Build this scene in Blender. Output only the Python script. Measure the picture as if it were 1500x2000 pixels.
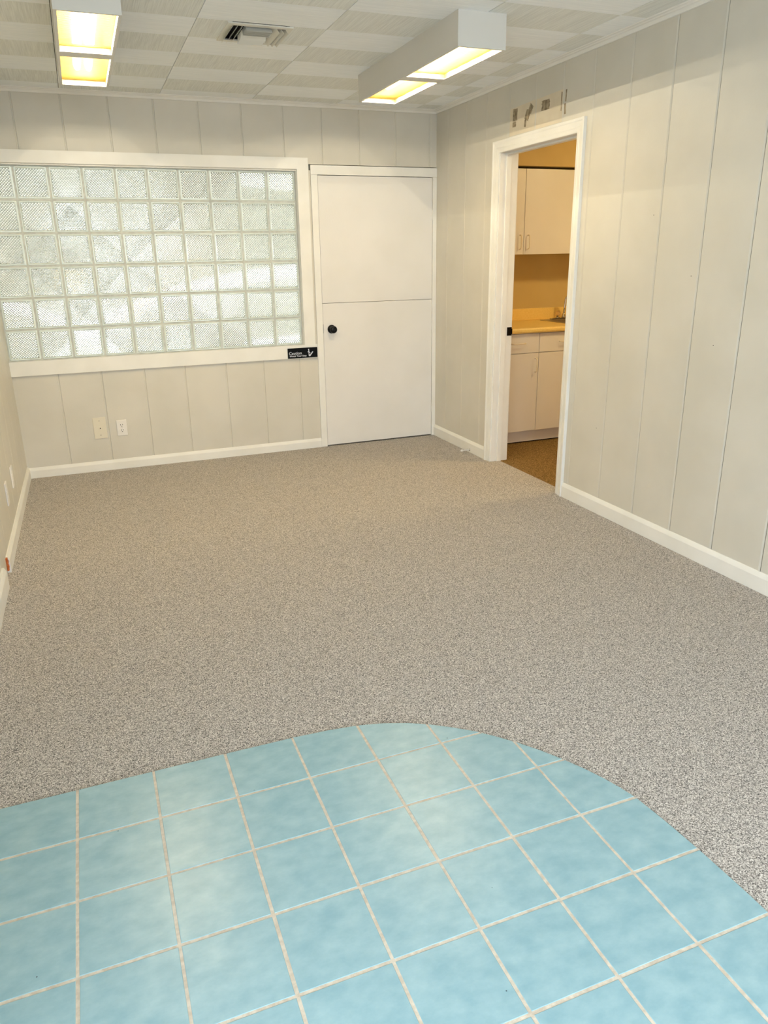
import bpy, bmesh, math, random
from mathutils import Vector, Matrix
for o in list(bpy.data.objects): bpy.data.objects.remove(o, do_unlink=True)
S = bpy.context.scene
C = S.collection
random.seed(7)
PI = math.pi

# ------------------------------------------------------------------ camera
H = 2.495            # ceiling height
XL = -3.19           # left wall
YF = -7.4            # front wall (behind the camera)
T = 0.13             # wall thickness
cam_d = bpy.data.cameras.new('camera'); cam = bpy.data.objects.new('camera', cam_d); C.objects.link(cam)
yaw, pitch, roll = -0.364074184, -0.320260313, -0.0181260267
cy, sy, cp, sp, cr, sr = math.cos(yaw), math.sin(yaw), math.cos(pitch), math.sin(pitch), math.cos(roll), math.sin(roll)
fw = Vector((-sy*cp, cy*cp, sp)); r0 = Vector((cy, sy, 0)); u0 = r0.cross(fw)
rt = cr*r0 + sr*u0; up = -sr*r0 + cr*u0
M = Matrix((rt, up, -fw)).transposed().to_4x4(); M.translation = Vector((-2.67470841, -5.60737300, 1.46051210))
cam.matrix_world = M
cam_d.sensor_fit = 'HORIZONTAL'; cam_d.sensor_width = 36.0
cam_d.lens = 1440.56725/1500*36.0
cam_d.shift_x = 13.4487742/1500; cam_d.shift_y = -21.2440115/1500
cam_d.clip_start = 0.02
S.camera = cam

# ------------------------------------------------------------------ world, daylight, exposure
W = bpy.data.worlds.new('world'); S.world = W; W.use_nodes = True
wn = W.node_tree; bg = wn.nodes['Background']
SKY_COL = (0.84, 0.91, 1.0); SKY_STR = 6.5
tc = wn.nodes.new('ShaderNodeTexCoord'); sx = wn.nodes.new('ShaderNodeSeparateXYZ'); rp = wn.nodes.new('ShaderNodeValToRGB')
wn.links.new(tc.outputs['Generated'], sx.inputs[0]); wn.links.new(sx.outputs['Z'], rp.inputs[0])
rp.color_ramp.elements[0].position = 0.0; rp.color_ramp.elements[0].color = (0.80, 0.86, 0.90, 1)
rp.color_ramp.elements[1].position = 0.6; rp.color_ramp.elements[1].color = (*SKY_COL, 1)
wn.links.new(rp.outputs[0], bg.inputs['Color']); bg.inputs['Strength'].default_value = SKY_STR
S.view_settings.view_transform = 'Standard'; S.view_settings.look = 'None'
S.view_settings.gamma = 1.0; S.view_settings.use_curve_mapping = False
S.view_settings.exposure = 0.0
def portal(name, loc, rot, w, h):
    l = bpy.data.lights.new(name, 'AREA'); l.shape = 'RECTANGLE'; l.size = w; l.size_y = h
    l.cycles.is_portal = True
    o = bpy.data.objects.new(name, l); C.objects.link(o); o.location = loc; o.rotation_euler = rot
portal('daylight_front', (-1.6, YF-0.05, 1.25), (PI/2, 0, 0), 2.9, 2.2)        # shines into the room (+y)
portal('daylight_side', (XL-0.1, -5.65, 1.1), (PI/2, 0, -PI/2), 1.5, 2.1)        # shines +x
LAMP_W = 1.2; LAMP_COL = (1.0, 0.88, 0.65)
KITCHEN_E = 135.0; KITCHEN_COL = (1.0, 0.77, 0.38)

# ------------------------------------------------------------------ helpers
def srgb(r, g, b):
    f = lambda c: (c/255/12.92) if c/255 <= 0.04045 else ((c/255+0.055)/1.055)**2.4
    return (f(r), f(g), f(b), 1)
def mat(name, col, rough=0.5, metal=0.0, spec=0.5):
    m = bpy.data.materials.new(name); m.use_nodes = True
    b = m.node_tree.nodes['Principled BSDF']
    b.inputs['Base Color'].default_value = col if len(col) == 4 else (*col, 1)
    b.inputs['Roughness'].default_value = rough; b.inputs['Metallic'].default_value = metal
    b.inputs['Specular IOR Level'].default_value = spec
    return m
def N(m, t, **kw):
    n = m.node_tree.nodes.new(t)
    for k, v in kw.items(): setattr(n, k, v)
    return n
def L(m, a, b): m.node_tree.links.new(a, b)
def bsdf(m): return m.node_tree.nodes['Principled BSDF']
def noise_mat(name, c1, c2, scale, rough=0.5, bump=0.0, bscale=None, spec=0.5, detail=3, stretch=(1,1,1)):
    m = mat(name, c1, rough, 0, spec)
    tc = N(m, 'ShaderNodeTexCoord'); mp = N(m, 'ShaderNodeMapping'); mp.inputs['Scale'].default_value = stretch
    L(m, tc.outputs['Object'], mp.inputs['Vector'])
    n = N(m, 'ShaderNodeTexNoise'); n.inputs['Scale'].default_value = scale; n.inputs['Detail'].default_value = detail
    L(m, mp.outputs[0], n.inputs['Vector'])
    r = N(m, 'ShaderNodeValToRGB'); r.color_ramp.elements[0].color = c1; r.color_ramp.elements[1].color = c2
    r.color_ramp.elements[0].position = 0.35; r.color_ramp.elements[1].position = 0.65
    L(m, n.outputs['Fac'], r.inputs[0]); L(m, r.outputs[0], bsdf(m).inputs['Base Color'])
    if bump:
        n2 = N(m, 'ShaderNodeTexNoise'); n2.inputs['Scale'].default_value = bscale or scale; L(m, mp.outputs[0], n2.inputs['Vector'])
        b = N(m, 'ShaderNodeBump'); b.inputs['Strength'].default_value = bump; b.inputs['Distance'].default_value = 0.002
        L(m, n2.outputs['Fac'], b.inputs['Height']); L(m, b.outputs[0], bsdf(m).inputs['Normal'])
    return m

def obj(name, bm, mats, parent=None, smooth=False):
    me = bpy.data.meshes.new(name); bmesh.ops.recalc_face_normals(bm, faces=bm.faces)
    bm.to_mesh(me); bm.free()
    for m in (mats if isinstance(mats, (list, tuple)) else [mats]): me.materials.append(m)
    if smooth:
        for p in me.polygons: p.use_smooth = True
    o = bpy.data.objects.new(name, me); C.objects.link(o)
    if parent: o.parent = parent
    return o
def struct(o): o['kind'] = 'structure'; return o
def empty(name, loc=(0,0,0)):
    o = bpy.data.objects.new(name, None); C.objects.link(o); o.location = loc; o.empty_display_size = 0.05; return o
def tag(o, label, cat, group=None):
    o['label'] = label; o['category'] = cat
    if group: o['group'] = group
    return o
def box(bm, x0, x1, y0, y1, z0, z1, mi=0, bev=0.0):
    vs = [bm.verts.new((x, y, z)) for x in (x0, x1) for y in (y0, y1) for z in (z0, z1)]
    fs = []
    for q in ((0,1,3,2),(4,6,7,5),(0,4,5,1),(2,3,7,6),(0,2,6,4),(1,5,7,3)):
        f = bm.faces.new([vs[i] for i in q]); f.material_index = mi; fs.append(f)
    if bev:
        es = list({e for f in fs for e in f.edges})
        r = bmesh.ops.bevel(bm, geom=es, offset=bev, segments=2, affect='EDGES', profile=0.6)
        for f in r['faces']: f.material_index = mi
    return bm
def prism(bm, pts, axis, a0, a1, mi=0):
    """pts: 2-D outline in the two other axes (cyclic order xyz), extruded along axis"""
    def P(p, a):
        if axis == 'z': return (p[0], p[1], a)
        if axis == 'x': return (a, p[0], p[1])
        return (p[0], a, p[1])
    A = [bm.verts.new(P(p, a0)) for p in pts]; B = [bm.verts.new(P(p, a1)) for p in pts]
    n = len(pts)
    for i in range(n):
        f = bm.faces.new((A[i], A[(i+1) % n], B[(i+1) % n], B[i])); f.material_index = mi
    for ring in (A, B):
        f = bm.faces.new(ring); f.material_index = mi
    return bm
def tube(bm, path, r, seg=12, mi=0, caps=True):
    rings = []
    pts = [Vector(p) for p in path]; rr = r if isinstance(r, (list, tuple)) else [r]*len(pts)
    nrm = None
    for i, p in enumerate(pts):
        t = (pts[min(i+1, len(pts)-1)] - pts[max(i-1, 0)]).normalized()
        if nrm is None:
            nrm = t.orthogonal().normalized()
        nrm = (nrm - t*nrm.dot(t)).normalized(); b = t.cross(nrm)
        rings.append([bm.verts.new(p + (nrm*math.cos(2*PI*k/seg) + b*math.sin(2*PI*k/seg))*rr[i]) for k in range(seg)])
    for a, b2 in zip(rings, rings[1:]):
        for k in range(seg):
            f = bm.faces.new((a[k], a[(k+1) % seg], b2[(k+1) % seg], b2[k])); f.material_index = mi
    if caps:
        for ring in (rings[0], rings[-1]):
            f = bm.faces.new(ring); f.material_index = mi
    return bm
def lathe(bm, prof, origin, axis, seg=24, mi=0):
    """prof: list of (r, h) along axis"""
    ax = Vector(axis).normalized(); n = ax.orthogonal().normalized(); b = ax.cross(n); o = Vector(origin)
    rings = []
    for r, h in prof:
        if r < 1e-6: rings.append([bm.verts.new(o + ax*h)])
        else: rings.append([bm.verts.new(o + ax*h + (n*math.cos(2*PI*k/seg) + b*math.sin(2*PI*k/seg))*r) for k in range(seg)])
    for A, B in zip(rings, rings[1:]):
        for k in range(seg):
            k2 = (k+1) % seg
            if len(A) == 1 and len(B) == 1: continue
            if len(A) == 1: f = bm.faces.new((A[0], B[k2], B[k]))
            elif len(B) == 1: f = bm.faces.new((A[k], A[k2], B[0]))
            else: f = bm.faces.new((A[k], A[k2], B[k2], B[k]))
            f.material_index = mi
    for R_ in (rings[0], rings[-1]):
        if len(R_) > 1:
            f = bm.faces.new(R_); f.material_index = mi
    return bm
def new(): return bmesh.new()

# ------------------------------------------------------------------ materials
m_wall = noise_mat('painted_panelling', srgb(209, 205, 193), srgb(215, 211, 200), 3.0, 0.42, 0.15, 90, 0.4)
m_trim = noise_mat('white_trim_paint', srgb(232, 231, 225), srgb(238, 237, 232), 5.0, 0.38, 0.08, 60, 0.4)
m_door = noise_mat('white_door_paint', srgb(226, 224, 220), srgb(231, 229, 226), 2.5, 0.45, 0.12, 120, 0.35)
m_slot_shade = mat('slot_shade', srgb(112, 105, 95), 0.9)  # shade inside the board slots put into the colour
m_front = mat('plain_wall_paint', srgb(214, 210, 198), 0.6)
m_black = mat('black_hardware', srgb(8, 8, 9), 0.3, 0.0, 0.25)
m_dark = mat('dark_gap', srgb(30, 27, 24), 0.9)
m_darkscrew = mat('tarnished_screw', srgb(92, 84, 70), 0.5, 0.3)
m_housing = mat('white_enamel', srgb(216, 214, 208), 0.5)
m_hous_in = mat('reflector_enamel', srgb(245, 232, 190), 0.5)
m_flange = mat('flange_enamel', srgb(132, 118, 74), 0.5)  # toned dark yellow so the lamp spots do not clip it white
m_wood = noise_mat('raw_orange_wood', srgb(176, 82, 34), srgb(205, 118, 62), 60, 0.8, 0.4)
m_plate = mat('white_plastic', srgb(236, 232, 226), 0.35)
m_ivory = mat('ivory_plastic', srgb(226, 219, 200), 0.35)
m_chrome = mat('chrome', (0.75, 0.73, 0.70, 1), 0.12, 1.0)
m_steel = mat('brushed_steel', (0.45, 0.42, 0.38, 1), 0.32, 1.0)
m_cab = noise_mat('cabinet_laminate', srgb(232, 226, 216), srgb(236, 230, 221), 3, 0.4)
m_counter = noise_mat('counter_laminate', srgb(244, 208, 118), srgb(250, 216, 130), 90, 0.3, 0, None, 0.5)
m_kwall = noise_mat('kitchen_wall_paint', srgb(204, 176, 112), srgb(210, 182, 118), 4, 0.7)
m_vent = mat('vent_enamel', srgb(222, 220, 210), 0.5)
m_ventdark = mat('duct_dark', srgb(22, 22, 26), 0.8)
m_concrete = noise_mat('outdoor_concrete', srgb(206, 203, 196), srgb(222, 219, 212), 2.0, 0.9)

def carpet_mat(name='loop_carpet', cols=((70, 67, 66), (246, 242, 236), (146, 141, 136), (198, 192, 185))):
    m = mat(name, srgb(150, 145, 138), 0.95, 0, 0.1)
    tc = N(m, 'ShaderNodeTexCoord')
    v = N(m, 'ShaderNodeTexVoronoi'); v.inputs['Scale'].default_value = 400
    L(m, tc.outputs['Object'], v.inputs['Vector'])
    n = N(m, 'ShaderNodeTexNoise'); n.inputs['Scale'].default_value = 270; n.inputs['Detail'].default_value = 4; n.inputs['Roughness'].default_value = 0.75
    mp = N(m, 'ShaderNodeMapping'); mp.inputs['Scale'].default_value = (1.0, 0.6, 1.0); mp.inputs['Rotation'].default_value = (0, 0, -0.35)
    L(m, tc.outputs['Object'], mp.inputs['Vector']); L(m, mp.outputs[0], n.inputs['Vector'])
    sp_ = N(m, 'ShaderNodeSeparateColor'); L(m, v.outputs['Color'], sp_.inputs[0])
    mx = N(m, 'ShaderNodeMath', operation='MULTIPLY_ADD'); mx.inputs[1].default_value = 0.45
    L(m, sp_.outputs[0], mx.inputs[0])
    mx2 = N(m, 'ShaderNodeMath', operation='MULTIPLY_ADD'); mx2.inputs[1].default_value = 1.1; mx2.inputs[2].default_value = -0.25
    L(m, n.outputs['Fac'], mx2.inputs[0]); L(m, mx2.outputs[0], mx.inputs[2])
    r = N(m, 'ShaderNodeValToRGB'); cr_ = r.color_ramp
    cr_.elements[0].position = 0.22; cr_.elements[0].color = srgb(*cols[0])
    cr_.elements[1].position = 0.86; cr_.elements[1].color = srgb(*cols[1])
    e = cr_.elements.new(0.42); e.color = srgb(*cols[2])
    e = cr_.elements.new(0.6); e.color = srgb(*cols[3])
    L(m, mx.outputs[0], r.inputs[0]); L(m, r.outputs[0], bsdf(m).inputs['Base Color'])
    b = N(m, 'ShaderNodeBump'); b.inputs['Strength'].default_value = 0.6; b.inputs['Distance'].default_value = 0.004
    L(m, mx.outputs[0], b.inputs['Height']); L(m, b.outputs[0], bsdf(m).inputs['Normal'])
    return m
m_carpet = carpet_mat()
m_carpet_k = carpet_mat('loop_carpet_orange_lit', ((46, 34, 20), (205, 170, 112), (98, 76, 44), (150, 120, 74)))  # same loop carpet; dim orange kitchenette light put into its colours

def tile_mat():
    m = mat('blue_ceramic_glaze', srgb(150, 195, 208), 0.3, 0, 0.5)
    tc = N(m, 'ShaderNodeTexCoord')
    mp = N(m, 'ShaderNodeMapping'); mp.inputs['Scale'].default_value = (1.0, 1.5, 1.0); L(m, tc.outputs['Object'], mp.inputs['Vector'])
    n = N(m, 'ShaderNodeTexNoise'); n.inputs['Scale'].default_value = 15; n.inputs['Detail'].default_value = 5; n.inputs['Roughness'].default_value = 0.6
    L(m, mp.outputs[0], n.inputs['Vector'])
    r = N(m, 'ShaderNodeValToRGB'); e = r.color_ramp.elements
    e[0].position = 0.32; e[0].color = srgb(133, 171, 182); e[1].position = 0.7; e[1].color = srgb(158, 190, 197)
    L(m, n.outputs['Fac'], r.inputs[0])
    # tiny dark glaze pits
    v = N(m, 'ShaderNodeTexVoronoi'); v.inputs['Scale'].default_value = 13; L(m, tc.outputs['Object'], v.inputs['Vector'])
    lt = N(m, 'ShaderNodeMath', operation='LESS_THAN'); lt.inputs[1].default_value = 0.022; L(m, v.outputs['Distance'], lt.inputs[0])
    mix = N(m, 'ShaderNodeMix', data_type='RGBA'); L(m, lt.outputs[0], mix.inputs['Factor']); L(m, r.outputs[0], mix.inputs['A'])
    mix.inputs['B'].default_value = srgb(60, 80, 88)
    L(m, mix.outputs['Result'], bsdf(m).inputs['Base Color'])
    b = N(m, 'ShaderNodeBump'); b.inputs['Strength'].default_value = 0.12; b.inputs['Distance'].default_value = 0.002
    L(m, n.outputs['Fac'], b.inputs['Height']); L(m, b.outputs[0], bsdf(m).inputs['Normal'])
    return m
m_tile = tile_mat()
m_grout = noise_mat('sanded_grout', srgb(194, 182, 165), srgb(214, 204, 188), 70, 0.9, 0.4, 200)

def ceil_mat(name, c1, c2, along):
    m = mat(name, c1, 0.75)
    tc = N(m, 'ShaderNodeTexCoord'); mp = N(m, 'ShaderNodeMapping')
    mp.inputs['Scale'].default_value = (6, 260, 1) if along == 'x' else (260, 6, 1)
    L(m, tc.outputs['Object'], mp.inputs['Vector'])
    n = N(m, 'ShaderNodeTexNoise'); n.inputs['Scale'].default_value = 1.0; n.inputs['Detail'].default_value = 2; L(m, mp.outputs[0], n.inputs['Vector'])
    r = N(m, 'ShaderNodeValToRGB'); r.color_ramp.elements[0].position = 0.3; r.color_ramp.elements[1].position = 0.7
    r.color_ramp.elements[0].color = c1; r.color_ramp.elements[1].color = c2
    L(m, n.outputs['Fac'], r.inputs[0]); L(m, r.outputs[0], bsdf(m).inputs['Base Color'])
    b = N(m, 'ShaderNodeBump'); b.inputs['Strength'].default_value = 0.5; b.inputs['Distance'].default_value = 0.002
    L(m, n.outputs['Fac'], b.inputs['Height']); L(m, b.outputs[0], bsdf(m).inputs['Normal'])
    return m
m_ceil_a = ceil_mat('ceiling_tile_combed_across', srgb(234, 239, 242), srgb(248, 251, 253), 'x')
m_ceil_b = ceil_mat('ceiling_tile_combed_lengthwise', srgb(216, 219, 216), srgb(236, 239, 236), 'y')  # greyer than the other tile: its combing's dimmer sheen put into the colour

# ------------------------------------------------------------------ walls with real V-grooves
def grooved(bm, axis, front, sign, back, u0, u1, z0, z1, grooves, w=0.0125, d=0.0065):
    """wall slab between u0<u1; visible face at coordinate `front`, body towards `back`."""
    pts = [(u0, front)]
    for g in sorted(grooves):
        if u0 + w < g < u1 - w:
            pts += ([(g-w/2, front), (g-w/2+0.003, front+sign*d), (g+w/2-0.003, front+sign*d), (g+w/2, front)] if axis == 'x' else
                    [(g-0.005, front), (g-0.005, front+sign*0.012), (g-0.0002, front+sign*0.012), (g-0.0002, front+sign*0.0034), (g+0.0085, front)])
    pts += [(u1, front), (u1, back), (u0, back)]
    if axis == 'x': P = pts
    else: P = [(b, a) for a, b in pts]
    n = len(P)
    A = [bm.verts.new((p[0], p[1], z0)) for p in P]; B = [bm.verts.new((p[0], p[1], z1)) for p in P]
    for i in range(n):
        f = bm.faces.new((A[i], A[(i+1) % n], B[(i+1) % n], B[i]))
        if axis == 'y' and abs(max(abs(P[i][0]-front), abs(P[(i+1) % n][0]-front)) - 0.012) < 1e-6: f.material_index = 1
    bm.faces.new(A); bm.faces.new(B)

g_top = [-2.928, -2.642, -2.358, -2.072, -1.782, -1.490, -1.197, -0.915, -0.629, -0.339, -0.060]
g_low = [-2.899, -2.614, -2.322, -2.035, -1.732, -1.447, -1.164]
bm = new()
grooved(bm, 'x', 0, 1, 0.11, XL, -1.022, 2.062, H+0.03, g_top, 0.012, 0.0048)
grooved(bm, 'x', 0, 1, 0.11, -1.022, 0.0, 2.102, H+0.03, g_top, 0.012, 0.0048)
grooved(bm, 'x', 0, 1, 0.11, XL, -1.115, 0.0, 0.815, g_low, 0.012, 0.0048)
grooved(bm, 'x', 0, 1, 0.11, -1.115, -1.0125, 0.0, 2.062, [], 0.012, 0.0048)
box(bm, XL-T, T, 0.11, 0.14, 2.062, H+0.03)
struct(obj('wall_back', bm, m_wall))

g_right = [-0.204, -0.486, -0.777, -1.070, -1.370, -1.652, -1.933, -2.230, -2.525, -2.815, -3.097, -3.385, -3.675, -3.965, -4.255, -4.545, -4.835, -5.125, -5.415, -5.705]
bm = new()
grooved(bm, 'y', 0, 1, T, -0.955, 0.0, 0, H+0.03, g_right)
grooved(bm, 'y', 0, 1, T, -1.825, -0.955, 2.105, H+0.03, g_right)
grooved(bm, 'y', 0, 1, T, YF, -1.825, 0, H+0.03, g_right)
wall_right = struct(obj('wall_right', bm, [m_wall, m_slot_shade]))

# left wall with a wide glazed opening beside the camera (out of the picture)
g_left = [-0.21, -0.50, -0.79, -1.09, -1.38, -1.71, -2.0, -2.29, -2.58, -2.87, -3.16, -3.45, -3.74]
bm = new()
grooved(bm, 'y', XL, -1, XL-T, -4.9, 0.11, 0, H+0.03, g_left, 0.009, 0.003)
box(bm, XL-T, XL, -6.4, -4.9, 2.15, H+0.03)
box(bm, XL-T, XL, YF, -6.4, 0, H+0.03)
struct(obj('wall_left', bm, [m_wall, m_slot_shade]))
bm = new()
box(bm, XL-T, -3.05, YF-T, YF, 0, H+0.03); box(bm, -0.15, T, YF-T, YF, 0, H+0.03)
box(bm, -3.05, -0.15, YF-T, YF, 2.35, H+0.03); box(bm, -3.05, -0.15, YF-T, YF, 0, 0.15)
struct(obj('wall_front', bm, m_front))

# ------------------------------------------------------------------ floor, tiled pad
PAD = [(-3.19, -3.636), (-3.075, -3.636), (-2.87, -3.636), (-2.654, -3.635), (-2.439, -3.635), (-2.226, -3.637), (-2.11, -3.643), (-2.011, -3.656),
       (-1.929, -3.677), (-1.855, -3.707), (-1.793, -3.742), (-1.73, -3.785), (-1.672, -3.833), (-1.625, -3.880), (-1.582, -3.930), (-1.535, -3.992), (-1.493, -4.060),
       (-1.462, -4.115), (-1.437, -4.170), (-1.418, -4.222), (-1.404, -4.274), (-1.392, -4.374), (-1.384, -4.486), (-1.379, -4.606), (-1.377, -4.696)]
bm = new(); box(bm, XL-T, 0.075, YF-T, 0.11, -0.06, 0.0)
struct(obj('floor', bm, m_carpet))
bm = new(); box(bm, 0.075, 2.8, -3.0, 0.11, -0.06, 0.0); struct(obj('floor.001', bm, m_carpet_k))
padpoly = PAD + [(-1.377, -6.2), (-3.19, -6.2)]
pad = empty('floor_tiles', (-2.3, -4.7, 0)); struct(pad)
def off(v): return (v[0]+2.3, v[1]+4.7)
bm = new(); prism(bm, [off(p) for p in padpoly], 'z', 0.0005, 0.0052)
obj('grout', bm, m_grout, pad)
# tiles: clip every grid square against the pad outline, bevel the rim
def clip_poly(poly, sq):
    x0, x1, y0, y1 = sq
    def clip(P, inside, inter):
        out = []
        for i in range(len(P)):
            a, b = P[i], P[(i+1) % len(P)]
            ia, ib = inside(a), inside(b)
            if ia: out.append(a)
            if ia != ib: out.append(inter(a, b))
        return out
    def ix(v):
        return lambda a, b: (v, a[1]+(b[1]-a[1])*(v-a[0])/(b[0]-a[0]))
    def iy(v):
        return lambda a, b: (a[0]+(b[0]-a[0])*(v-a[1])/(b[1]-a[1]), v)
    P = poly
    P = clip(P, lambda p: p[0] >= x0, ix(x0)) if P else P
    P = clip(P, lambda p: p[0] <= x1, ix(x1)) if P else P
    P = clip(P, lambda p: p[1] >= y0, iy(y0)) if P else P
    P = clip(P, lambda p: p[1] <= y1, iy(y1)) if P else P
    return P
bm = new(); ts = 0.2138; gw = 0.0039
for i in range(-2, 8):
    for r in range(0, 13):
        x0 = -2.8704 + i*ts; y1 = -3.6292 - r*ts
        jx, jy = random.uniform(-.0006, .0006), random.uniform(-.0006, .0006)
        ytop = y1 - gw + jy if r > 0 else -3.60
        xr = x0+ts-gw+jx if i < 6 else (x0+ts-gw+jx if i < 7 else x0+ts)
        P = clip_poly(padpoly, (x0+gw+jx, xr, y1-ts+gw+jy, ytop))
        Q = []
        for p in P:
            if not Q or (abs(p[0]-Q[-1][0])+abs(p[1]-Q[-1][1])) > 1e-4: Q.append(p)
        if len(Q) > 2 and (abs(Q[0][0]-Q[-1][0])+abs(Q[0][1]-Q[-1][1])) < 1e-4: Q.pop()
        ar = 0.5*abs(sum(Q[k][0]*Q[(k+1) % len(Q)][1]-Q[(k+1) % len(Q)][0]*Q[k][1] for k in range(len(Q)))) if len(Q) > 2 else 0
        if ar < 4e-4: continue
        cx = sum(p[0] for p in Q)/len(Q); cyy = sum(p[1] for p in Q)/len(Q)
        lo = [off(p) for p in Q]
        def inset(p, t):
            d = math.hypot(p[0]-cx, p[1]-cyy); k = max(0, 1-t/d)
            return off((cx+(p[0]-cx)*k, cyy+(p[1]-cyy)*k))
        rings = []
        for t, z in ((0, 0.001), (0, 0.0050), (0.0006, 0.0060), (0.0018, 0.0064)):
            rings.append([bm.verts.new((*inset(p, t), z)) for p in Q])
        n = len(Q)
        for a, b in zip(rings, rings[1:]):
            for k in range(n): bm.faces.new((a[k], a[(k+1) % n], b[(k+1) % n], b[k]))
        bm.faces.new(rings[-1]); bm.faces.new(rings[0])
obj('blue_tile_field', bm, m_tile, pad)['label'] = 'glazed pale blue square tiles cut to a rounded corner'

# ------------------------------------------------------------------ ceiling
bm = new()
box(bm, XL-T, T, YF-T, 0.14, H+0.012, H+0.06, 2)
xe = [-3.25, -2.64, -2.028, -1.416, -0.804, -0.192, 0.10]
ye = [0.02] + [-0.19 - 0.3095*k for k in range(0, 25)]
VX0, VX1, VY0, VY1 = -1.886, -1.575, -1.732, -1.417
for i in range(len(xe)-1):
    for k in range(len(ye)-1):
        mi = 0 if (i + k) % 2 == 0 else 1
        x0, x1, y1, y0 = xe[i]+0.0014, xe[i+1]-0.0014, ye[k]-0.0006, ye[k+1]+0.0006
        if x0 < VX0 and x1 > VX1 and y0 < -1.5 and y1 > -1.6:
            a0, a1, b0, b1 = VX0+0.02, VX1-0.02, VY0+0.02, VY1-0.02      # hole for the air vent
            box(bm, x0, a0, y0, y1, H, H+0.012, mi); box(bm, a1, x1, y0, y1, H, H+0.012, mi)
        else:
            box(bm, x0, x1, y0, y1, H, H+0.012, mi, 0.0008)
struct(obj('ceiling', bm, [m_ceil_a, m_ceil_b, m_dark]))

# crown mouldings
def crown(name, axis, u0, u1, at, s):
    prof = [(0, 0), (0, -0.024), (0.010, -0.024), (0.014, -0.018), (0.019, -0.012), (0.028, -0.010), (0.033, -0.006), (0.044, -0.004), (0.046, 0.0)]
    bm = new()
    if axis == 'x': prism(bm, [(at + s*p[0], H+p[1]) for p in prof], 'x', u0, u1)
    else: prism(bm, [(at + s*p[0], H+p[1]) for p in prof], 'y', u0, u1)
    return struct(obj(name, bm, m_trim))
crown('trim_1', 'x', XL, 0.0, 0.0, -1)
crown('trim_2', 'y', YF, 0.0, 0.0, -1)
crown('trim_3', 'y', YF, 0.0, XL, 1)

# baseboards
def baseboard(name, segs, h, th=0.014):
    bm = new()
    for axis, at, s, u0, u1 in segs:
        prof = [(0, 0.001), (th, 0.001), (th, h-0.022), (th-0.002, h-0.016), (th-0.007, h-0.006), (th-0.010, h), (0, h)]
        prism(bm, [(at + s*p[0], p[1]) for p in prof], axis, u0, u1)
    return struct(obj(name, bm, m_trim))
baseboard('baseboard_back', [('x', 0.0, -1, XL, -1.0135)], 0.075)
baseboard('baseboard_right', [('y', 0.0, -1, -0.896, 0.0), ('y', 0.0, -1, YF, -1.882)], 0.092)
bl = baseboard('baseboard_left', [('y', XL, 1, -1.80, -0.0)], 0.085, 0.016)
bm = new()
for k in range(5):
    z0 = 0.018 + k*0.013; box(bm, XL+0.0005, XL+0.009+0.002*(k % 2), -1.815-0.004*random.random(), -1.7995, z0, z0+0.0125)
obj('broken_wood_end', bm, m_wood, bl)['label'] = 'raw orange splintered end of the board'
baseboard('baseboard_left.001', [('y', XL, 1, -4.9, -1.985)], 0.10, 0.020)

# ------------------------------------------------------------------ glass block window
win = empty('window_1', (-2.15, 0, 0.72)); struct(win)
def toward(o, parent):   # keep world coordinates of mesh while parenting to an empty
    o.parent = parent; o.matrix_parent_inverse = Matrix.Translation(-Vector(parent.location)); return o
bm = new()
prism(bm, [(XL, 2.066), (-1.030, 2.066), (-1.030, 2.142), (XL, 2.142)], 'y', -0.014, 0.0)           # head board
box(bm, -1.115, -1.030, -0.014, 0.0, 0.803, 2.066)                                                      # right stile
box(bm, XL, -1.0145, -0.016, 0.0, 0.724, 0.822)                                                         # bottom board
box(bm, -1.1185, -1.1155, 0.0, 0.11, 0.819, 2.056); box(bm, XL, -1.1155, 0.0, 0.09, 2.056, 2.0615)          # reveals
box(bm, XL, -1.1155, 0.0, 0.09, 0.8155, 0.819)
toward(obj('window_frame', bm, m_trim), win)
BX0, BX1, BZ0, BZ1 = XL+0.002, -1.122, 0.822, 2.055
nx, nz = 10, 6; px_, pz_ = (BX1-BX0)/nx, (BZ1-BZ0)/nz
m_mortar = noise_mat('mortar', srgb(192, 194, 188), srgb(208, 210, 204), 30, 0.8)
bm = new()
for i in range(nx+1):
    x = BX0+i*px_; box(bm, XL if i == 0 else x-0.006, -1.1187 if i == nx else x+0.006, 0.034, 0.10, BZ0-.003, BZ1+.001)
for j in range(nz+1):
    z = BZ0+j*pz_; box(bm, XL, -1.1187, 0.0335, 0.1005, max(BZ0-.003, z-0.006), min(BZ1+.001, z+0.006))
toward(obj('mortar_joints', bm, m_mortar), win)
def glass_mat(name, tint, rough, diff, tl=0.5):
    m = bpy.data.materials.new(name); m.use_nodes = True; nt = m.node_tree; nt.nodes.clear()
    out = N(m, 'ShaderNodeOutputMaterial'); g = N(m, 'ShaderNodeBsdfGlass'); g.inputs['Color'].default_value = tint
    g.inputs['Roughness'].default_value = rough; g.inputs['IOR'].default_value = 1.45
    d = N(m, 'ShaderNodeBsdfDiffuse'); d.inputs['Color'].default_value = srgb(238, 240, 232)
    t = N(m, 'ShaderNodeBsdfTranslucent'); t.inputs['Color'].default_value = srgb(225, 232, 220)
    a = N(m, 'ShaderNodeMixShader'); a.inputs[0].default_value = tl; L(m, d.outputs[0], a.inputs[1]); L(m, t.outputs[0], a.inputs[2])
    x = N(m, 'ShaderNodeMixShader'); x.inputs[0].default_value = diff
    L(m, g.outputs[0], x.inputs[1]); L(m, a.outputs[0], x.inputs[2]); L(m, x.outputs[0], out.inputs[0])
    return m
m_glass = glass_mat('pressed_glass', (0.96, 0.97, 0.955, 1), 0.06, 0.16)
m_rim = glass_mat('glass_rim', (0.96, 0.98, 0.95, 1), 0.2, 0.80, 0.55)
bm = new()
NC = 20
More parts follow.
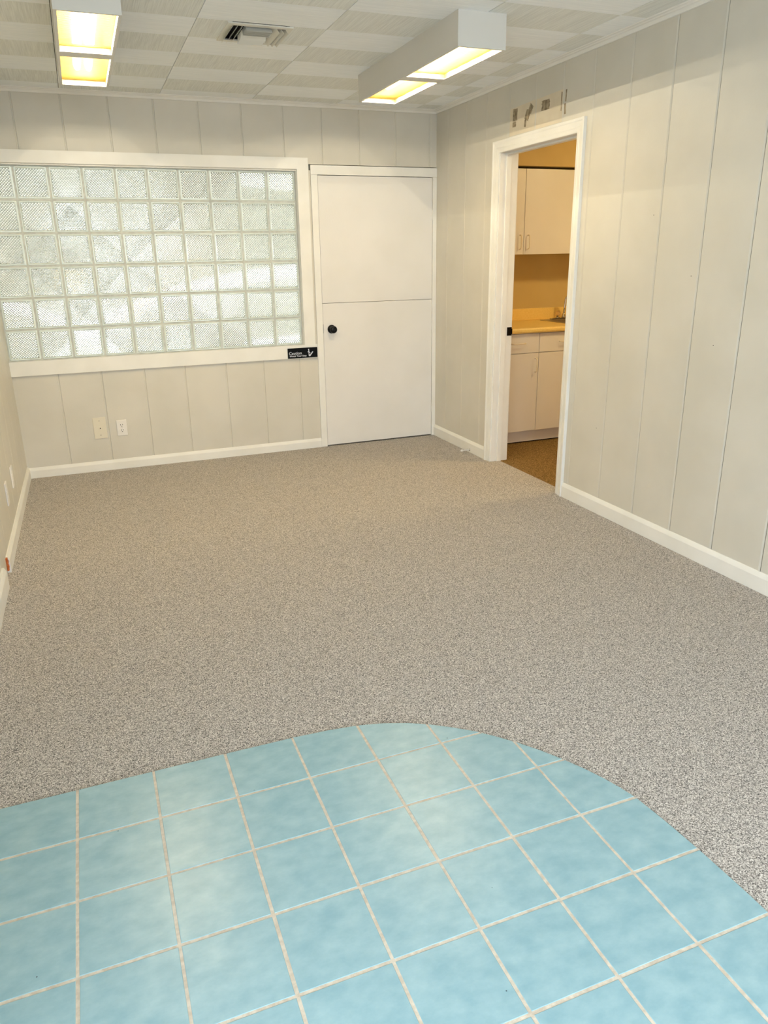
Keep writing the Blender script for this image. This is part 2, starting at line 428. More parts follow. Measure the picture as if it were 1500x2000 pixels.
for i in range(nx):
    for j in range(nz):
        cx_ = BX0+(i+.5)*px_; cz = BZ0+(j+.5)*pz_
        hx, hz = px_/2-0.0062, pz_/2-0.0062
        yf, yb = 0.026, 0.104
        def ring(sx_, sz_, y, rad):
            out = []
            for (qx, qz, a0) in ((1, 1, 0), (-1, 1, 90), (-1, -1, 180), (1, -1, 270)):
                for s in range(4):
                    a = math.radians(a0 + 30*s)
                    out.append(bm.verts.new((cx_+qx*(sx_-rad)+rad*math.cos(a), y, cz+qz*(sz_-rad)+rad*math.sin(a))))
            return out
        # body with a rounded raised rim, front side
        R = [ring(hx, hz, yb-0.010, 0.006), ring(hx, hz, yf+0.008, 0.006), ring(hx-0.002, hz-0.002, yf+0.002, 0.008), ring(hx-0.004, hz-0.004, yf, 0.010), ring(hx-0.009, hz-0.009, yf, 0.010), ring(hx-0.0125, hz-0.0125, yf+0.0074, 0.010)]
        for a, b in zip(R, R[1:]):
            for k in range(16):
                f = bm.faces.new((a[k], a[(k+1) % 16], b[(k+1) % 16], b[k])); f.material_index = 1; f.smooth = True
        f = bm.faces.new(R[0]); f.material_index = 0
        # front panel of diamond pyramids, rotated 45 degrees
        w2, h2 = hx-0.0125, hz-0.0125
        fr = R[-1]
        f = bm.faces.new(fr); f.material_index = 0
        st_x, st_z = 2*w2/NC, 2*h2/NC
        y0 = yf+0.0070; dp = 0.0062
        V = {(a, b): bm.verts.new((cx_-w2+a*st_x, y0-(dp if (a+b) % 2 == 0 else 0), cz-h2+b*st_z)) for a in range(NC+1) for b in range(NC+1)}
        for a in range(NC+1):
            for b in range(NC+1):
                if (a+b) % 2: continue
                nb = [(a+1, b), (a, b+1), (a-1, b), (a, b-1)]      # a diamond-based pyramid round each even lattice point
                for p, q in zip(nb, nb[1:]+nb[:1]):
                    if p in V and q in V: bm.faces.new((V[(a, b)], V[p], V[q])).material_index = 0
toward(obj('glass_blocks', bm, [m_glass, m_rim]), win)['label'] = 'ten by six diamond patterned glass blocks'

# ------------------------------------------------------------------ split door in the back wall
door = empty('door_1', (-0.5, 0, 0)); struct(door)
bm = new(); box(bm, -0.960, -0.036, -0.006, 0.034, 1.1272, 2.0285, 0, 0.0012); toward(obj('upper_leaf', bm, m_door), door)
bm = new(); box(bm, -0.960, -0.036, -0.006, 0.034, 0.010, 1.1245, 0, 0.0012); lower = toward(obj('lower_leaf', bm, m_door), door)
bm = new()
box(bm, -1.0125, -0.9625, -0.012, 0.0, 0.001, 2.0315, 0, 0.0015); box(bm, -0.0335, -0.0005, -0.012, 0.0, 0.001, 2.0315, 0, 0.0015)
box(bm, -1.0125, -0.0005, -0.0125, 0.0, 2.0325, 2.0965, 0, 0.0015)
box(bm, -1.0125, -0.9625, 0.0, 0.11, 0.0, 2.0965); box(bm, -0.0335, 0.0, 0.0, 0.11, 0, 2.0965); box(bm, -0.9625, -0.0335, 0.0, 0.11, 2.0325, 2.0965)
box(bm, -0.9625, -0.0335, 0.045, 0.11, 0.0, 2.0325)
toward(obj('door_frame', bm, m_trim), door)
bm = new()
lathe(bm, [(0.0, -0.006), (0.033, -0.006), (0.033, -0.009), (0.030, -0.013), (0.014, -0.016), (0.011, -0.020), (0.011, -0.034), (0.017, -0.038), (0.026, -0.046), (0.0285, -0.056), (0.026, -0.066), (0.019, -0.072), (0.010, -0.0735), (0.004, -0.0730), (0, -0.0715)], (-0.893, 0, 0.930), (0, 1, 0), 32)
toward(obj('door_knob', bm, m_black, None, True), door)['label'] = 'round black knob'
bm = new(); box(bm, -0.9625, -0.9595, -0.009, 0.01, 0.902, 0.970, 0, 0.0005)
toward(obj('latch_plate', bm, m_black), door)
for zc in (1.76, 1.09, 0.90, 0.24):
    bm = new(); box(bm, -0.0375, -0.0325, -0.0135, -0.004, zc-0.035, zc+0.035)
    tube(bm, [(-0.035, -0.0135, zc-0.036), (-0.035, -0.0135, zc+0.036)], 0.003, 8)
    toward(obj('hinge', bm, m_trim), door)

# ------------------------------------------------------------------ doorway to the kitchenette
dw = empty('door_2', (0, -1.39, 0)); struct(dw)
OY0, OY1, OZ = -1.808, -0.972, 2.088          # clear opening
CY0, CY1, CZ = -1.883, -0.895, 2.161          # casing outside
m_case = m_trim
def casing_profile(a, b):   # outer edge a to inner edge b, returns (u, depth) outline
    s = 1 if b > a else -1; w = abs(b-a)
    return [(a, 0), (a, 0.019), (a+s*0.004, 0.0205), (a+s*0.012, 0.0195), (a+s*0.018, 0.016), (a+s*0.030, 0.0145), (a+s*0.040, 0.0125), (a+s*0.046, 0.0142), (a+s*0.052, 0.0118), (a+s*(w-0.006), 0.0105), (b, 0.008), (b, 0)]
def casing(name, x, s, parent):
    bm = new(); n = None; loops = []
    # mitred sweep: left leg, head, right leg
    prof = casing_profile(0.0, 0.072)
    def pt(u, d, corner):
        k = u
        if corner == 0: return (x+s*d, CY1-k, 0.001)
        if corner == 1: return (x+s*d, CY1-k, CZ-k)
        if corner == 2: return (x+s*d, CY0+k, CZ-k)
        return (x+s*d, CY0+k, 0.001)
    rings = [[bm.verts.new(pt(u, d, c)) for u, d in prof] for c in range(4)]
    n = len(prof)
    for a, b in zip(rings, rings[1:]):
        for k in range(n): bm.faces.new((a[k], a[(k+1) % n], b[(k+1) % n], b[k]))
    bm.faces.new(rings[0]); bm.faces.new(rings[-1])
    return toward(obj(name, bm, m_case), parent)
casing('casing', 0.0, -1, dw); casing('casing', T, 1, dw)
bm = new()
box(bm, 0.0, T, OY1, -0.955, 0.001, OZ+0.017); box(bm, 0.0, T, -1.825, OY0, 0.001, OZ+0.017); box(bm, 0.0, T, OY0, OY1, OZ, OZ+0.017)
toward(obj('jamb', bm, m_trim), dw)
bm = new()
box(bm, 0.045, 0.080, OY1-0.011, OY1, 0.001, OZ, 0, 0.001); box(bm, 0.045, 0.080, OY0, OY0+0.011, 0.001, OZ, 0, 0.001); box(bm, 0.045, 0.080, OY0+0.011, OY1-0.011, OZ-0.011, OZ, 0, 0.001)
toward(obj('stop_strip', bm, m_trim), dw)
bm = new(); box(bm, 0.096, 0.133, OY1-0.0025, OY1, 0.912, 0.970, 0, 0.001); box(bm, 0.128, 0.137, OY1-0.006, OY1-0.001, 0.922, 0.960, 0, 0.001)
toward(obj('strike_plate', bm, m_black), dw)['label'] = 'black latch strike plate'

# peeled sign residue on the wall over the doorway
m_prim = noise_mat('unpainted_patch', srgb(217, 205, 182), srgb(222, 211, 189), 12, 0.6)
m_tape = noise_mat('brown_tape_residue', srgb(122, 106, 82), srgb(178, 162, 134), 45, 0.7)
def yz_poly(name, pts, m, th, label):
    bm = new(); prism(bm, pts, 'x', -th, 0.0); o = obj(name, bm, m, wall_right); o['label'] = label
yz_poly('bare_patch', [(-1.075, 2.325), (-1.364, 2.332), (-1.364, 2.170), (-1.075, 2.170)], m_prim, 0.0004, 'warmer patch where a sign was peeled off')
yz_poly('bare_patch', [(-1.377, 2.330), (-1.645, 2.335), (-1.645, 2.170), (-1.377, 2.170)], m_prim, 0.0004, 'warmer patch where a sign was peeled off')
random.seed(3)
def ragged(c, w, h, rot=0, n=7, amp=0.12):
    pts = []
    for (ax, az, bx_, bz) in ((-1,-1,1,-1), (1,-1,1,1), (1,1,-1,1), (-1,1,-1,-1)):
        for k in range(n):
            t = k/n; x = (ax+(bx_-ax)*t)*w/2; z = (az+(bz-az)*t)*h/2
            x += random.uniform(-amp, amp)*w*0.5; z += random.uniform(-amp, amp)*h*0.25
            pts.append((c[0]+x*math.cos(rot)-z*math.sin(rot), c[1]+x*math.sin(rot)+z*math.cos(rot)))
    return pts
for c, w, h, rot in (((-1.137, 2.285), 0.050, 0.068, 0), ((-1.130, 2.232), 0.040, 0.030, 0), ((-1.315, 2.292), 0.040, 0.045, 0.6), ((-1.280, 2.262), 0.045, 0.055, 0.5), ((-1.258, 2.222), 0.022, 0.045, 0.2),
                     ((-1.474, 2.284), 0.080, 0.054, 0), ((-1.634, 2.275), 0.008, 0.095, 0), ((-1.676, 2.298), 0.010, 0.060, 0.05), ((-1.672, 2.232), 0.014, 0.055, -0.1)):
    yz_poly('tape_residue', ragged(c, w, h, rot), m_tape, 0.0008+0.00012*c[1]*8 % 0.0005+abs(c[0])*0.0002, 'brown scrap of old sign tape')
# nail holes in the panelling
for y, z in ((-2.772, 1.348), (-2.479, 1.63), (-2.957, 1.046), (-2.166, 0.498)):
    bm = new(); lathe(bm, [(0, 0), (0.0022, 0), (0.0022, 0.0006), (0, 0.0006)], (0, y, z), (-1, 0, 0), 10); obj('nail_hole', bm, m_dark, wall_right)

# ------------------------------------------------------------------ caution sign
sign = empty('caution_sign', (-1.138, -0.014, 0.764))
tag(sign, 'small black caution plate with white lettering on the window sill board beside the door', 'sign')
m_signb = mat('black_engraved_plastic', srgb(5, 6, 8), 0.4, 0, 0.12); m_signw = mat('pale_engraving', srgb(205, 210, 224), 0.5)
bm = new(); box(bm, -0.1185, 0.1185, -0.007, -0.002, -0.0385, 0.0385, 0, 0.0015); obj('plate', bm, m_signb, sign)
def text(body, size, loc, name, parent, m, spacing=1.0):
    cu = bpy.data.curves.new(name, 'FONT'); cu.body = body; cu.size = size; cu.extrude = 0.0003; cu.space_character = spacing; cu.offset = 0.0004
    t = bpy.data.objects.new(name, cu); C.objects.link(t)
    dg = bpy.context.evaluated_depsgraph_get(); dg.update()
    me = bpy.data.meshes.new_from_object(t.evaluated_get(dg)); bpy.data.objects.remove(t)
    me.materials.clear(); me.materials.append(m)
    o = bpy.data.objects.new(name, me); C.objects.link(o); o.rotation_euler = (PI/2, 0, 0); o.location = loc; o.parent = parent
    return o
text('Caution', 0.030, (-0.109, -0.0073, -0.010), 'lettering', sign, m_signw, 1.05)
text('Watch Your Step', 0.0175, (-0.105, -0.0073, -0.0275), 'lettering', sign, m_signw, 1.08)
bm = new()
def blob(pts): prism(bm, [(0.001*a, 0.001*b) for a, b in pts], 'y', -0.0076, -0.0069)
lathe(bm, [(0, -0.0069), (0.0045, -0.0069), (0.0045, -0.0076), (0, -0.0076)], (0.048, 0, 0.024), (0, 1, 0), 16)
blob([(46, 20), (52, 18), (54, 0), (51, -10), (47, -8), (46, 6), (40, 2), (39, 5), (46, 12)])
blob([(52, 6), (62, -2), (60, -4), (52, 0)])
blob([(47, -6), (52, -9), (56, -18), (76, 6), (82, 8), (84, 4), (60, -27), (50, -28), (47, -22)])
obj('falling_figure', bm, m_signw, sign)['label'] = 'pale pictogram of a person slipping'

# ------------------------------------------------------------------ wall plates
def screw(bm, o, ax, r=0.003): lathe(bm, [(0, 0), (r, 0), (r*0.9, 0.0012), (0, 0.0015)], o, ax, 12)
t = empty('jack_plate', (-2.672, 0, 0.318)); tag(t, 'larger ivory wall plate with a small centre jack, low on the back wall', 'wall plate')
bm = new(); box(bm, -0.044, 0.044, -0.006, 0.0, -0.0775, 0.0775, 0, 0.002); obj('cover_plate', bm, m_ivory, t)
bm = new(); box(bm, -0.008, 0.009, -0.009, -0.0055, -0.009, 0.009, 0, 0.001); j = obj('jack', bm, m_ivory, t)
bm = new(); box(bm, -0.001, 0.005, -0.0095, -0.0085, -0.006, 0.002); obj('socket_hole', bm, m_dark, j)
for z in (0.052, -0.052):
    bm = new(); screw(bm, (0, -0.0055, z), (0, -1, 0)); obj('screw', bm, m_darkscrew, t)
t = empty('power_outlet', (-2.522, 0, 0.306)); tag(t, 'white duplex power outlet right of the ivory plate on the back wall', 'outlet')
bm = new(); box(bm, -0.035, 0.035, -0.006, 0.0, -0.057, 0.057, 0, 0.002); obj('cover_plate', bm, m_plate, t)
for z in (0.0195, -0.0195):
    bm = new(); lathe(bm, [(0, 0.0055), (0.0165, 0.0055), (0.0165, 0.0085), (0, 0.009)], (0, 0, z), (0, -1, 0), 20); r_ = obj('receptacle', bm, m_plate, t)
    bm = new()
    box(bm, -0.0085, -0.0055, -0.0098, -0.0085, z-0.001, z+0.009); box(bm, 0.0055, 0.0085, -0.0098, -0.0085, z, z+0.009)
    lathe(bm, [(0, 0.0085), (0.003, 0.0085), (0.003, 0.0098), (0, 0.0098)], (0, 0, z-0.008), (0, -1, 0), 10)
    obj('socket_slots', bm, m_dark, r_)
bm = new(); screw(bm, (0, -0.0055, 0), (0, -1, 0), 0.0025); obj('screw', bm, m_steel, t)
for k, (y, lab) in enumerate(((-0.985, 'white outlet plate on the left wall, the one nearer the back corner'), (-1.340, 'white outlet plate on the left wall, the one nearer the broken baseboard'))):
    t = empty('side_outlet', (XL, y, 0.28)); tag(t, lab, 'outlet', 'outlet plates on the left wall')
    bm = new(); box(bm, 0.0, 0.007, -0.035, 0.035, -0.062, 0.062, 0, 0.002); obj('cover_plate', bm, m_plate, t)
    for z in (0.0195, -0.0195):
        bm = new(); lathe(bm, [(0, 0.0055), (0.0165, 0.0055), (0.0165, 0.0085), (0, 0.009)], (0, 0, z), (1, 0, 0), 20); obj('receptacle', bm, m_plate, t)

# door stop on the right baseboard
t = empty('door_stop', (-0.014, -0.664, 0.022)); tag(t, 'small white spring door stop on the baseboard beside the kitchenette doorway', 'door stop')
bm = new(); lathe(bm, [(0, 0), (0.011, 0), (0.011, 0.004), (0.006, 0.007), (0, 0.007)], (0, 0, 0), (-1, 0, 0), 16); obj('mount', bm, m_chrome, t, True)
bm = new(); tube(bm, [(-0.006 - 0.055*k/120, 0.0045*math.cos(k*0.7), 0.0045*math.sin(k*0.7)) for k in range(121)], 0.0013, 6); obj('spring', bm, m_plate, t, True)
bm = new(); lathe(bm, [(0, 0.060), (0.007, 0.060), (0.0085, 0.064), (0.0085, 0.073), (0.006, 0.077), (0, 0.078)], (0, 0, 0), (-1, 0, 0), 16); obj('rubber_tip', bm, m_plate, t, True)

# ------------------------------------------------------------------ ceiling light fixtures
def lens_mat():
    m = bpy.data.materials.new('prismatic_yellowed_lens'); m.use_nodes = True; nt = m.node_tree; nt.nodes.clear()
    out = N(m, 'ShaderNodeOutputMaterial')
    tc = N(m, 'ShaderNodeTexCoord')
    wv = N(m, 'ShaderNodeTexWave', bands_direction='Y'); wv.inputs['Scale'].default_value = 22; wv.inputs['Distortion'].default_value = 0.6
    L(m, tc.outputs['Object'], wv.inputs['Vector'])
    b = N(m, 'ShaderNodeBump'); b.inputs['Strength'].default_value = 0.25; b.inputs['Distance'].default_value = 0.004; L(m, wv.outputs['Fac'], b.inputs['Height'])
    rf = N(m, 'ShaderNodeBsdfRefraction'); rf.inputs['Color'].default_value = (1, 0.86, 0.55, 1); rf.inputs['Roughness'].default_value = 0.06; rf.inputs['IOR'].default_value = 1.03
    L(m, b.outputs[0], rf.inputs['Normal'])
    tr = N(m, 'ShaderNodeBsdfTranslucent'); tr.inputs['Color'].default_value = (1, 0.72, 0.25, 1); L(m, b.outputs[0], tr.inputs['Normal'])
    mx = N(m, 'ShaderNodeMixShader'); mx.inputs[0].default_value = 0.30
    L(m, rf.outputs[0], mx.inputs[1]); L(m, tr.outputs[0], mx.inputs[2])
    L(m, mx.outputs[0], out.inputs[0])
    return m
m_lens = lens_mat()
m_tube = bpy.data.materials.new('glowing_tube'); m_tube.use_nodes = True
b_ = bsdf(m_tube); b_.inputs['Emission Color'].default_value = (1, 0.86, 0.62, 1); b_.inputs['Emission Strength'].default_value = 16.0
FX0, FX1, FY0, FY1, FZ = -0.1225, 0.1225, -0.656, 0.656, 2.350-H
def fixture(loc, label):
    t = empty('ceiling_light', loc); tag(t, label, 'ceiling light', 'boxed fluorescent ceiling lights')
    bm = new(); w = 0.008; fl = 0.014
    box(bm, FX0, FX0+w, FY0, FY1, FZ, 0); box(bm, FX1-w, FX1, FY0, FY1, FZ, 0)
    box(bm, FX0+w, FX1-w, FY0, FY0+w, FZ, 0); box(bm, FX0+w, FX1-w, FY1-w, FY1, FZ, 0)
    obj('housing', bm, m_housing, t)
    # bottom face plate with two openings, inward flanges up to the lenses
    oy = [(FY0+fl, -0.045), (0.045, FY1-fl)]; ox0, ox1 = FX0+0.013, FX1-0.013
    bm = new()
    box(bm, FX0+w, ox0, FY0+w, FY1-w, FZ, FZ+0.002); box(bm, ox1, FX1-w, FY0+w, FY1-w, FZ, FZ+0.002)
    for a, b in ((FY0+w, oy[0][0]), (oy[0][1], oy[1][0]), (oy[1][1], FY1-w)): box(bm, ox0, ox1, a, b, FZ, FZ+0.002)
    obj('face_frame', bm, m_housing, t)
    bm = new()
    for a, b in oy:
        for (p, q, r, s) in ((ox0-0.0015, ox0, a, b), (ox1, ox1+0.0015, a, b), (ox0, ox1, a-0.0015, a), (ox0, ox1, b, b+0.0015)):
            box(bm, p, q, r, s, FZ+0.002, FZ+0.030)
    obj('inner_flange', bm, m_flange, t)
    bm = new()
    # reflector pan above
    box(bm, FX0+w, FX1-w, FY0+w, FY1-w, -0.010, -0.006)
    box(bm, FX0+w, FX0+w+0.001, FY0+w, FY1-w, FZ+0.03, -0.01); box(bm, FX1-w-0.001, FX1-w, FY0+w, FY1-w, FZ+0.03, -0.01)
    obj('reflector', bm, m_hous_in, t)
    for a, b in oy:
        bm = new(); v = [bm.verts.new(p) for p in ((ox0, a, FZ+0.026), (ox1, a, FZ+0.026), (ox1, b, FZ+0.026), (ox0, b, FZ+0.026))]; bm.faces.new(v)
        obj('lens', bm, m_lens, t)
    bm = new(); tube(bm, [(-0.028, FY0+0.03, FZ+0.058), (-0.028, FY1-0.10, FZ+0.058)], 0.019, 16); obj('tube_lamp', bm, m_tube, t, True)
    bm = new(); tube(bm, [(0.028, FY0+0.03, FZ+0.058), (0.028, FY1-0.10, FZ+0.058)], 0.019, 16); obj('tube_lamp', bm, m_tube, t, True)
    # the lamp's own light, leaving through the two openings
    for a, b in oy:
        for q, xo in [(qq, xx) for qq in (0.1, 0.3, 0.5, 0.7, 0.9) for xx in (-0.08, 0.0, 0.08)]:
            l = bpy.data.lights.new('lamp_light', 'SPOT'); l.spot_size = math.radians(179); l.spot_blend = 0.05; l.energy = LAMP_W; l.color = LAMP_COL; l.shadow_soft_size = 0.0
            o = bpy.data.objects.new('lamp_light', l); C.objects.link(o); o.parent = t; o.location = (xo, a+(b-a)*q, FZ+0.0245)
    return t
fixture((-0.8325, -1.560, H), 'long white box ceiling light near the kitchenette side, right of the air vent')
fixture((-2.5145, -1.572, H), 'long white box ceiling light over the glass block window, left of the air vent')

# ------------------------------------------------------------------ ceiling air vent
vent = empty('air_vent', ((VX0+VX1)/2, (VY0+VY1)/2, H)); tag(vent, 'square white ceiling air vent with curved blades between the two lights', 'air vent')
vx, vy = (VX1-VX0)/2, (VY1-VY0)/2; ix, iy = 0.127, 0.125
bm = new()
box(bm, -vx, -ix, -vy, vy, -0.006, 0, 0, 0.001); box(bm, ix, vx, -vy, vy, -0.006, 0, 0, 0.001); box(bm, -ix, ix, -vy, -iy, -0.006, 0, 0, 0.001); box(bm, -ix, ix, iy, vy, -0.006, 0, 0, 0.001)
obj('vent_frame', bm, m_vent, vent)
bm = new()
box(bm, -ix-0.004, ix+0.004, -iy-0.004, iy+0.004, 0.05, 0.052)
for (p, q, r, s) in ((-ix-0.004, -ix, -iy, iy), (ix, ix+0.004, -iy, iy), (-ix, ix, -iy-0.004, -iy), (-ix, ix, iy, iy+0.004)): box(bm, p, q, r, s, 0.0, 0.05)
obj('duct_box', bm, m_ventdark, vent)
def blade(axis, pos, s, u0, u1):
    bm = new(); prof = []
    for k in range(7):
        a = k/6; prof.append((pos + s*0.024*a**1.6, 0.020-0.042*a))
    th = 0.0012; out = prof + [(p[0]+s*th, p[1]+th*0.4) for p in reversed(prof)]
    if axis == 'y': prism(bm, out, 'y', u0, u1)
    else: prism(bm, out, 'x', u0, u1)
    return obj('blade', bm, m_vent, vent)
for k in range(3):
    blade('y', -0.070-0.022*k, -1, -iy+0.003, iy-0.003); blade('y', 0.070+0.022*k, 1, -iy+0.003, iy-0.003)
for k in range(4):
    blade('x', -0.012-0.026*k, -1, -0.062, 0.062); blade('x', 0.012+0.026*k, 1, -0.062, 0.062)

# ------------------------------------------------------------------ kitchenette beyond the doorway
KX1 = 2.7; KY0 = -2.9
bm = new(); box(bm, T, KX1, 0.0, 0.11, 0, H+0.03); struct(obj('wall_kitchen_back', bm, m_kwall))
bm = new(); box(bm, KX1, KX1+0.1, KY0-0.1, 0.11, 0, H+0.03); struct(obj('wall_kitchen_right', bm, m_kwall))
bm = new(); box(bm, T, KX1, KY0-0.1, KY0, 0, H+0.03); struct(obj('wall_kitchen_front', bm, m_kwall))
bm = new(); box(bm, T, KX1+0.1, KY0-0.1, 0.11, H, H+0.06); struct(obj('ceiling.001', bm, m_kwall))
bm = new(); box(bm, T, KX1, -0.355, -0.0005, 2.092, H-0.0005); struct(obj('trim_4', bm, m_kwall))
def pull(bm, a, b, outd=0.028, r=0.0042):
    a, b = Vector(a), Vector(b); n = Vector((0, -1, 0)); d = (b-a)
    path = [a, a+n*(outd*0.6), a+n*(outd*0.92)+d*0.05, a+n*outd+d*0.13, b+n*outd-d*0.13, b+n*(outd*0.92)-d*0.05, b+n*(outd*0.6), b]
    tube(bm, path, r, 8)
m_pull = mat('cream_pull', srgb(240, 228, 205), 0.35)
YB = -0.612   # base cabinet fronts
def base_cab(x0, x1, splits, handles, label):
    t = empty('base_cabinet', (x0, 0, 0)); tag(t, label, 'cabinet', 'kitchenette base cabinets')
    bm = new(); box(bm, 0.001, x1-x0-0.001, YB+0.019, -0.001, 0.107, 0.878); obj('carcass', bm, m_cab, t)
    bm = new(); box(bm, 0.001, x1-x0-0.001, -0.552, -0.54, 0.0005, 0.107); obj('toe_gap_shade', bm, m_dark, t)  # dark backing that paints the shade in the gap under the toe kick
    bm = new(); box(bm, 0.001, x1-x0-0.001, -0.567, -0.55, 0.011, 0.107); obj('toe_kick', bm, m_cab, t)
    xs = [x0]+splits+[x1]
    if splits and len(xs) > 3: pass
    for a, b, hd, hv in handles:
        a_, b_ = a-x0+0.002, b-x0-0.002
        bm = new(); box(bm, a_, b_, YB, YB+0.018, 0.7285, 0.8735, 0, 0.0012); dr = obj('drawer', bm, m_cab, t)
        bm = new(); pull(bm, (hd[0]-x0, YB, 0.803), (hd[1]-x0, YB, 0.803)); obj('handle', bm, m_pull, dr, True)
        bm = new(); box(bm, a_, b_, YB, YB+0.018, 0.108, 0.7240, 0, 0.0012); do = obj('door', bm, m_cab, t)
        bm = new(); pull(bm, (hv-x0, YB, 0.577), (hv-x0, YB, 0.684)); obj('handle', bm, m_pull, do, True)
    return t
base_cab(0.135, 1.070, [0.606], [(0.17, 0.606, (0.357, 0.475), 0.575), (0.606, 1.070, (0.790, 0.908), 1.035)], 'cream base cabinet left of the sink, seen through the doorway')
base_cab(1.072, 2.10, [1.586], [(1.072, 1.586, (1.27, 1.388), 1.555), (1.586, 2.10, (1.78, 1.90), 1.617)], 'cream base cabinet under the sink, mostly hidden by the door casing')
YU = -0.312
def upper_cab(x0, x1, doors, label):
    t = empty('upper_cabinet', (x0, 0, 1.456)); tag(t, label, 'cabinet', 'kitchenette upper cabinets')
    bm = new(); box(bm, 0.001, x1-x0-0.001, YU+0.019, -0.001, 0.001, 0.620); obj('carcass', bm, m_cab, t)
    for a, b, hx_ in doors:
        bm = new(); box(bm, a-x0+0.002, b-x0-0.002, YU, YU+0.018, 0.0, 0.620, 0, 0.0012); do = obj('door', bm, m_cab, t)
        bm = new(); pull(bm, (hx_-x0, YU, 0.040), (hx_-x0, YU, 0.142)); obj('handle', bm, m_pull, do, True)
upper_cab(0.135, 1.085, [(0.137, 0.611, 0.574), (0.611, 1.083, 0.648)], 'pair of cream wall cupboard doors above the left end of the counter')
upper_cab(1.087, 2.10, [(1.087, 1.59, 1.553), (1.59, 2.10, 1.627)], 'cream wall cupboard above the sink, mostly hidden by the door casing')
# counter with backsplash and a hole for the sink
SX0, SX1, SY0, SY1 = 0.945, 1.50, -0.555, -0.085
ct = empty('countertop', (T, 0, 0.88)); tag(ct, 'pale yellow laminate worktop with rounded front edge over the base cabinets', 'countertop')
bm = new()
for (x0, x1) in ((0.132, SX0+0.012), (SX1-0.012, 2.12)):
    pr = [(-0.001, 0.880), (-0.630, 0.880), (-0.637, 0.884), (-0.641, 0.893), (-0.641, 0.908), (-0.637, 0.917), (-0.628, 0.920), (-0.001, 0.920)]
    prism(bm, pr, 'x', x0, x1)
prism(bm, [(SY0+0.012, 0.880), (-0.630, 0.880), (-0.637, 0.884), (-0.641, 0.893), (-0.641, 0.908), (-0.637, 0.917), (-0.628, 0.920), (SY0+0.012, 0.920)], 'x', SX0+0.012, SX1-0.012)
box(bm, SX0+0.012, SX1-0.012, SY1-0.012, -0.001, 0.880, 0.920)
toward(obj('worktop', bm, m_counter), ct)
bm = new(); box(bm, 0.132, 2.12, -0.021, -0.001, 0.920, 1.018, 0, 0.003); toward(obj('backsplash', bm, m_counter), ct)
sink = empty('sink', (SX0, SY0, 0.92)); tag(sink, 'stainless steel drop-in sink set in the yellow worktop', 'sink')
bm = new()
rz = 0.924; fl_ = 0.022; dk = 0.085
X0, X1, Y0, Y1 = SX0, SX1, SY0, SY1
bx0, bx1, by0, by1 = X0+fl_, X1-fl_, Y0+fl_, Y1-dk
box(bm, X0, bx0, Y0, Y1, 0.920, rz); box(bm, bx1, X1, Y0, Y1, 0.920, rz); box(bm, bx0, bx1, Y0, by0, 0.920, rz); box(bm, bx0, bx1, by1, Y1, 0.920, rz)
toward(obj('rim', bm, m_steel), sink)
bm = new(); zb = 0.885+0.0
box(bm, bx0, bx0+0.0015, by0, by1, 0.884, 0.922); box(bm, bx1-0.0015, bx1, by0, by1, 0.884, 0.922); box(bm, bx0, bx1, by0, by0+0.0015, 0.884, 0.922); box(bm, bx0, bx1, by1-0.0015, by1, 0.884, 0.922); box(bm, bx0, bx1, by0, by1, 0.882, 0.884)
toward(obj('bowl', bm, m_steel), sink)
fa = empty('faucet', (1.150, -0.130, rz)); tag(fa, 'chrome gooseneck faucet with clear knob handles standing on the sink deck', 'faucet')
bm = new(); prism(bm, [(-0.125+0.0, -0.022), (0.125, -0.022), (0.135, 0), (0.125, 0.022), (-0.125, 0.022), (-0.135, 0)], 'z', 0.0005, 0.014); obj('deck_plate', bm, m_chrome, fa)
bm = new(); lathe(bm, [(0, 0.012), (0.020, 0.012), (0.018, 0.030), (0.012, 0.042), (0.010, 0.05), (0, 0.05)], (0, 0, 0), (0, 0, 1), 20)
path = [(0, 0, 0.04), (0.004, -0.002, 0.10), (0.008, -0.004, 0.155)]
for k in range(1, 13):
    a = PI*k/12*1.05; path.append((0.008+0.05*(1-math.cos(a))*0.75, -0.004-0.05*(1-math.cos(a))*0.85, 0.155+0.05*math.sin(a)))
tube(bm, path, 0.0082, 12); obj('spout', bm, m_chrome, fa, True)
m_knob = glass_mat('clear_acrylic', (0.95, 0.85, 0.65, 1), 0.02, 0.15)
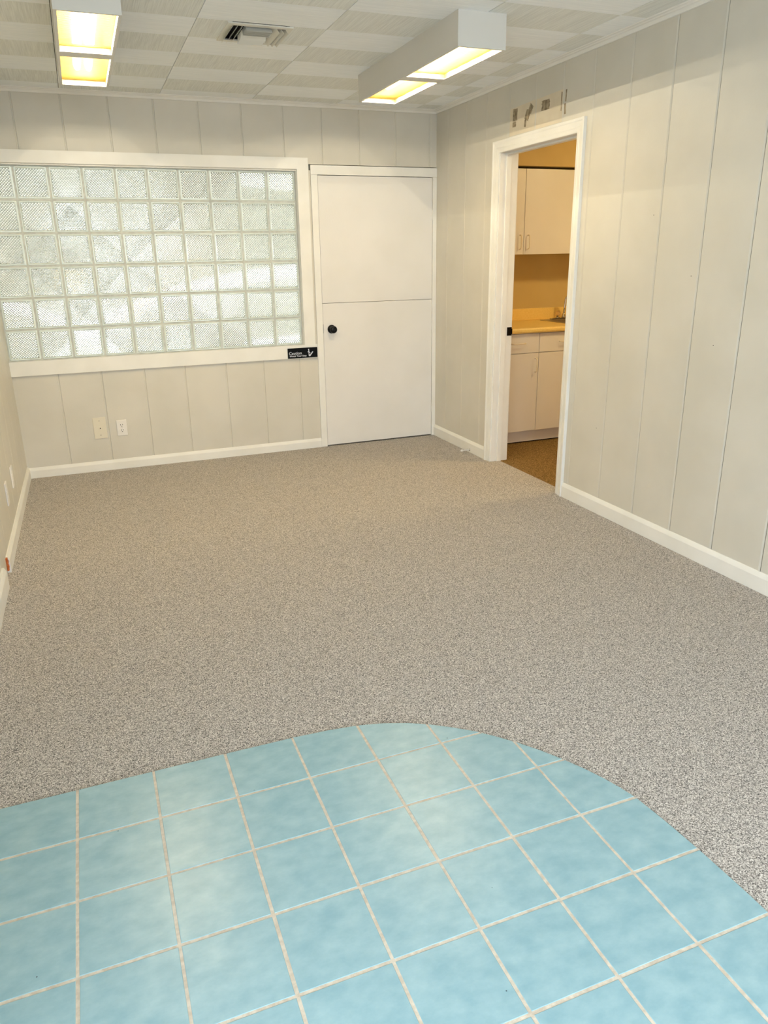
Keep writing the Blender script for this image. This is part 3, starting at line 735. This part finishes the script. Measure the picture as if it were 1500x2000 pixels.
for s in (-1, 1):
    bm = new(); lathe(bm, [(0, 0.012), (0.022, 0.012), (0.020, 0.020), (0.010, 0.024), (0.008, 0.030), (0, 0.030)], (s*0.060, 0, 0), (0, 0, 1), 16); st = obj('valve_base', bm, m_chrome, fa, True)
    bm = new(); lathe(bm, [(0, 0.030), (0.014, 0.030), (0.020, 0.038), (0.021, 0.058), (0.016, 0.068), (0, 0.072)], (s*0.060, 0, 0), (0, 0, 1), 8); obj('clear_knob', bm, m_knob, st)
# the kitchenette's own ceiling lamp (above and beside the doorway, out of the picture)
kl = empty('flush_ceiling_lamp', (1.5, -1.75, H)); tag(kl, 'round flush ceiling lamp inside the kitchenette, hidden above the doorway', 'ceiling light')
bm = new(); lathe(bm, [(0, 0), (0.15, 0), (0.15, -0.02), (0, -0.02)], (0, 0, 0), (0, 0, 1), 32); obj('base', bm, m_housing, kl)
m_globe = bpy.data.materials.new('glowing_globe'); m_globe.use_nodes = True
g_ = bsdf(m_globe); g_.inputs['Emission Color'].default_value = (*KITCHEN_COL, 1); g_.inputs['Emission Strength'].default_value = KITCHEN_E
bm = new(); lathe(bm, [(0.135, -0.02), (0.13, -0.05), (0.10, -0.078), (0.05, -0.092), (0, -0.095)], (0, 0, 0), (0, 0, 1), 32); obj('glass_shade', bm, m_globe, kl, True)

# ------------------------------------------------------------------ outdoors beyond the openings
bm = new(); box(bm, -30, 30, -40, -7.6, -0.25, -0.15); box(bm, -30, 30, 0.2, 40, -0.25, -0.15); box(bm, -30, XL-0.2, -7.6, 0.2, -0.25, -0.15)
struct(obj('ground', bm, m_concrete))

m_out = noise_mat('pale_blocker', srgb(214, 212, 204), srgb(226, 224, 216), 3, 0.9)
bm = new(); box(bm, -12, 9, 0.16, 3.95, 2.75, 2.9); struct(obj('sky_blocker_roof', bm, m_out))  # unseen roof, added to dim the sky seen through the glass blocks
bm = new()   # unseen wall, added to dim the glass blocks; its opening gives a bright spot
box(bm, -12, -1.75, 5.0, 5.2, -0.15, 2.85); box(bm, -0.55, 9, 5.0, 5.2, -0.15, 2.85); box(bm, -1.75, -0.55, 5.0, 5.2, -0.15, 0.95); box(bm, -1.75, -0.55, 5.0, 5.2, 1.75, 2.85)
struct(obj('sky_blocker_wall', bm, m_out))
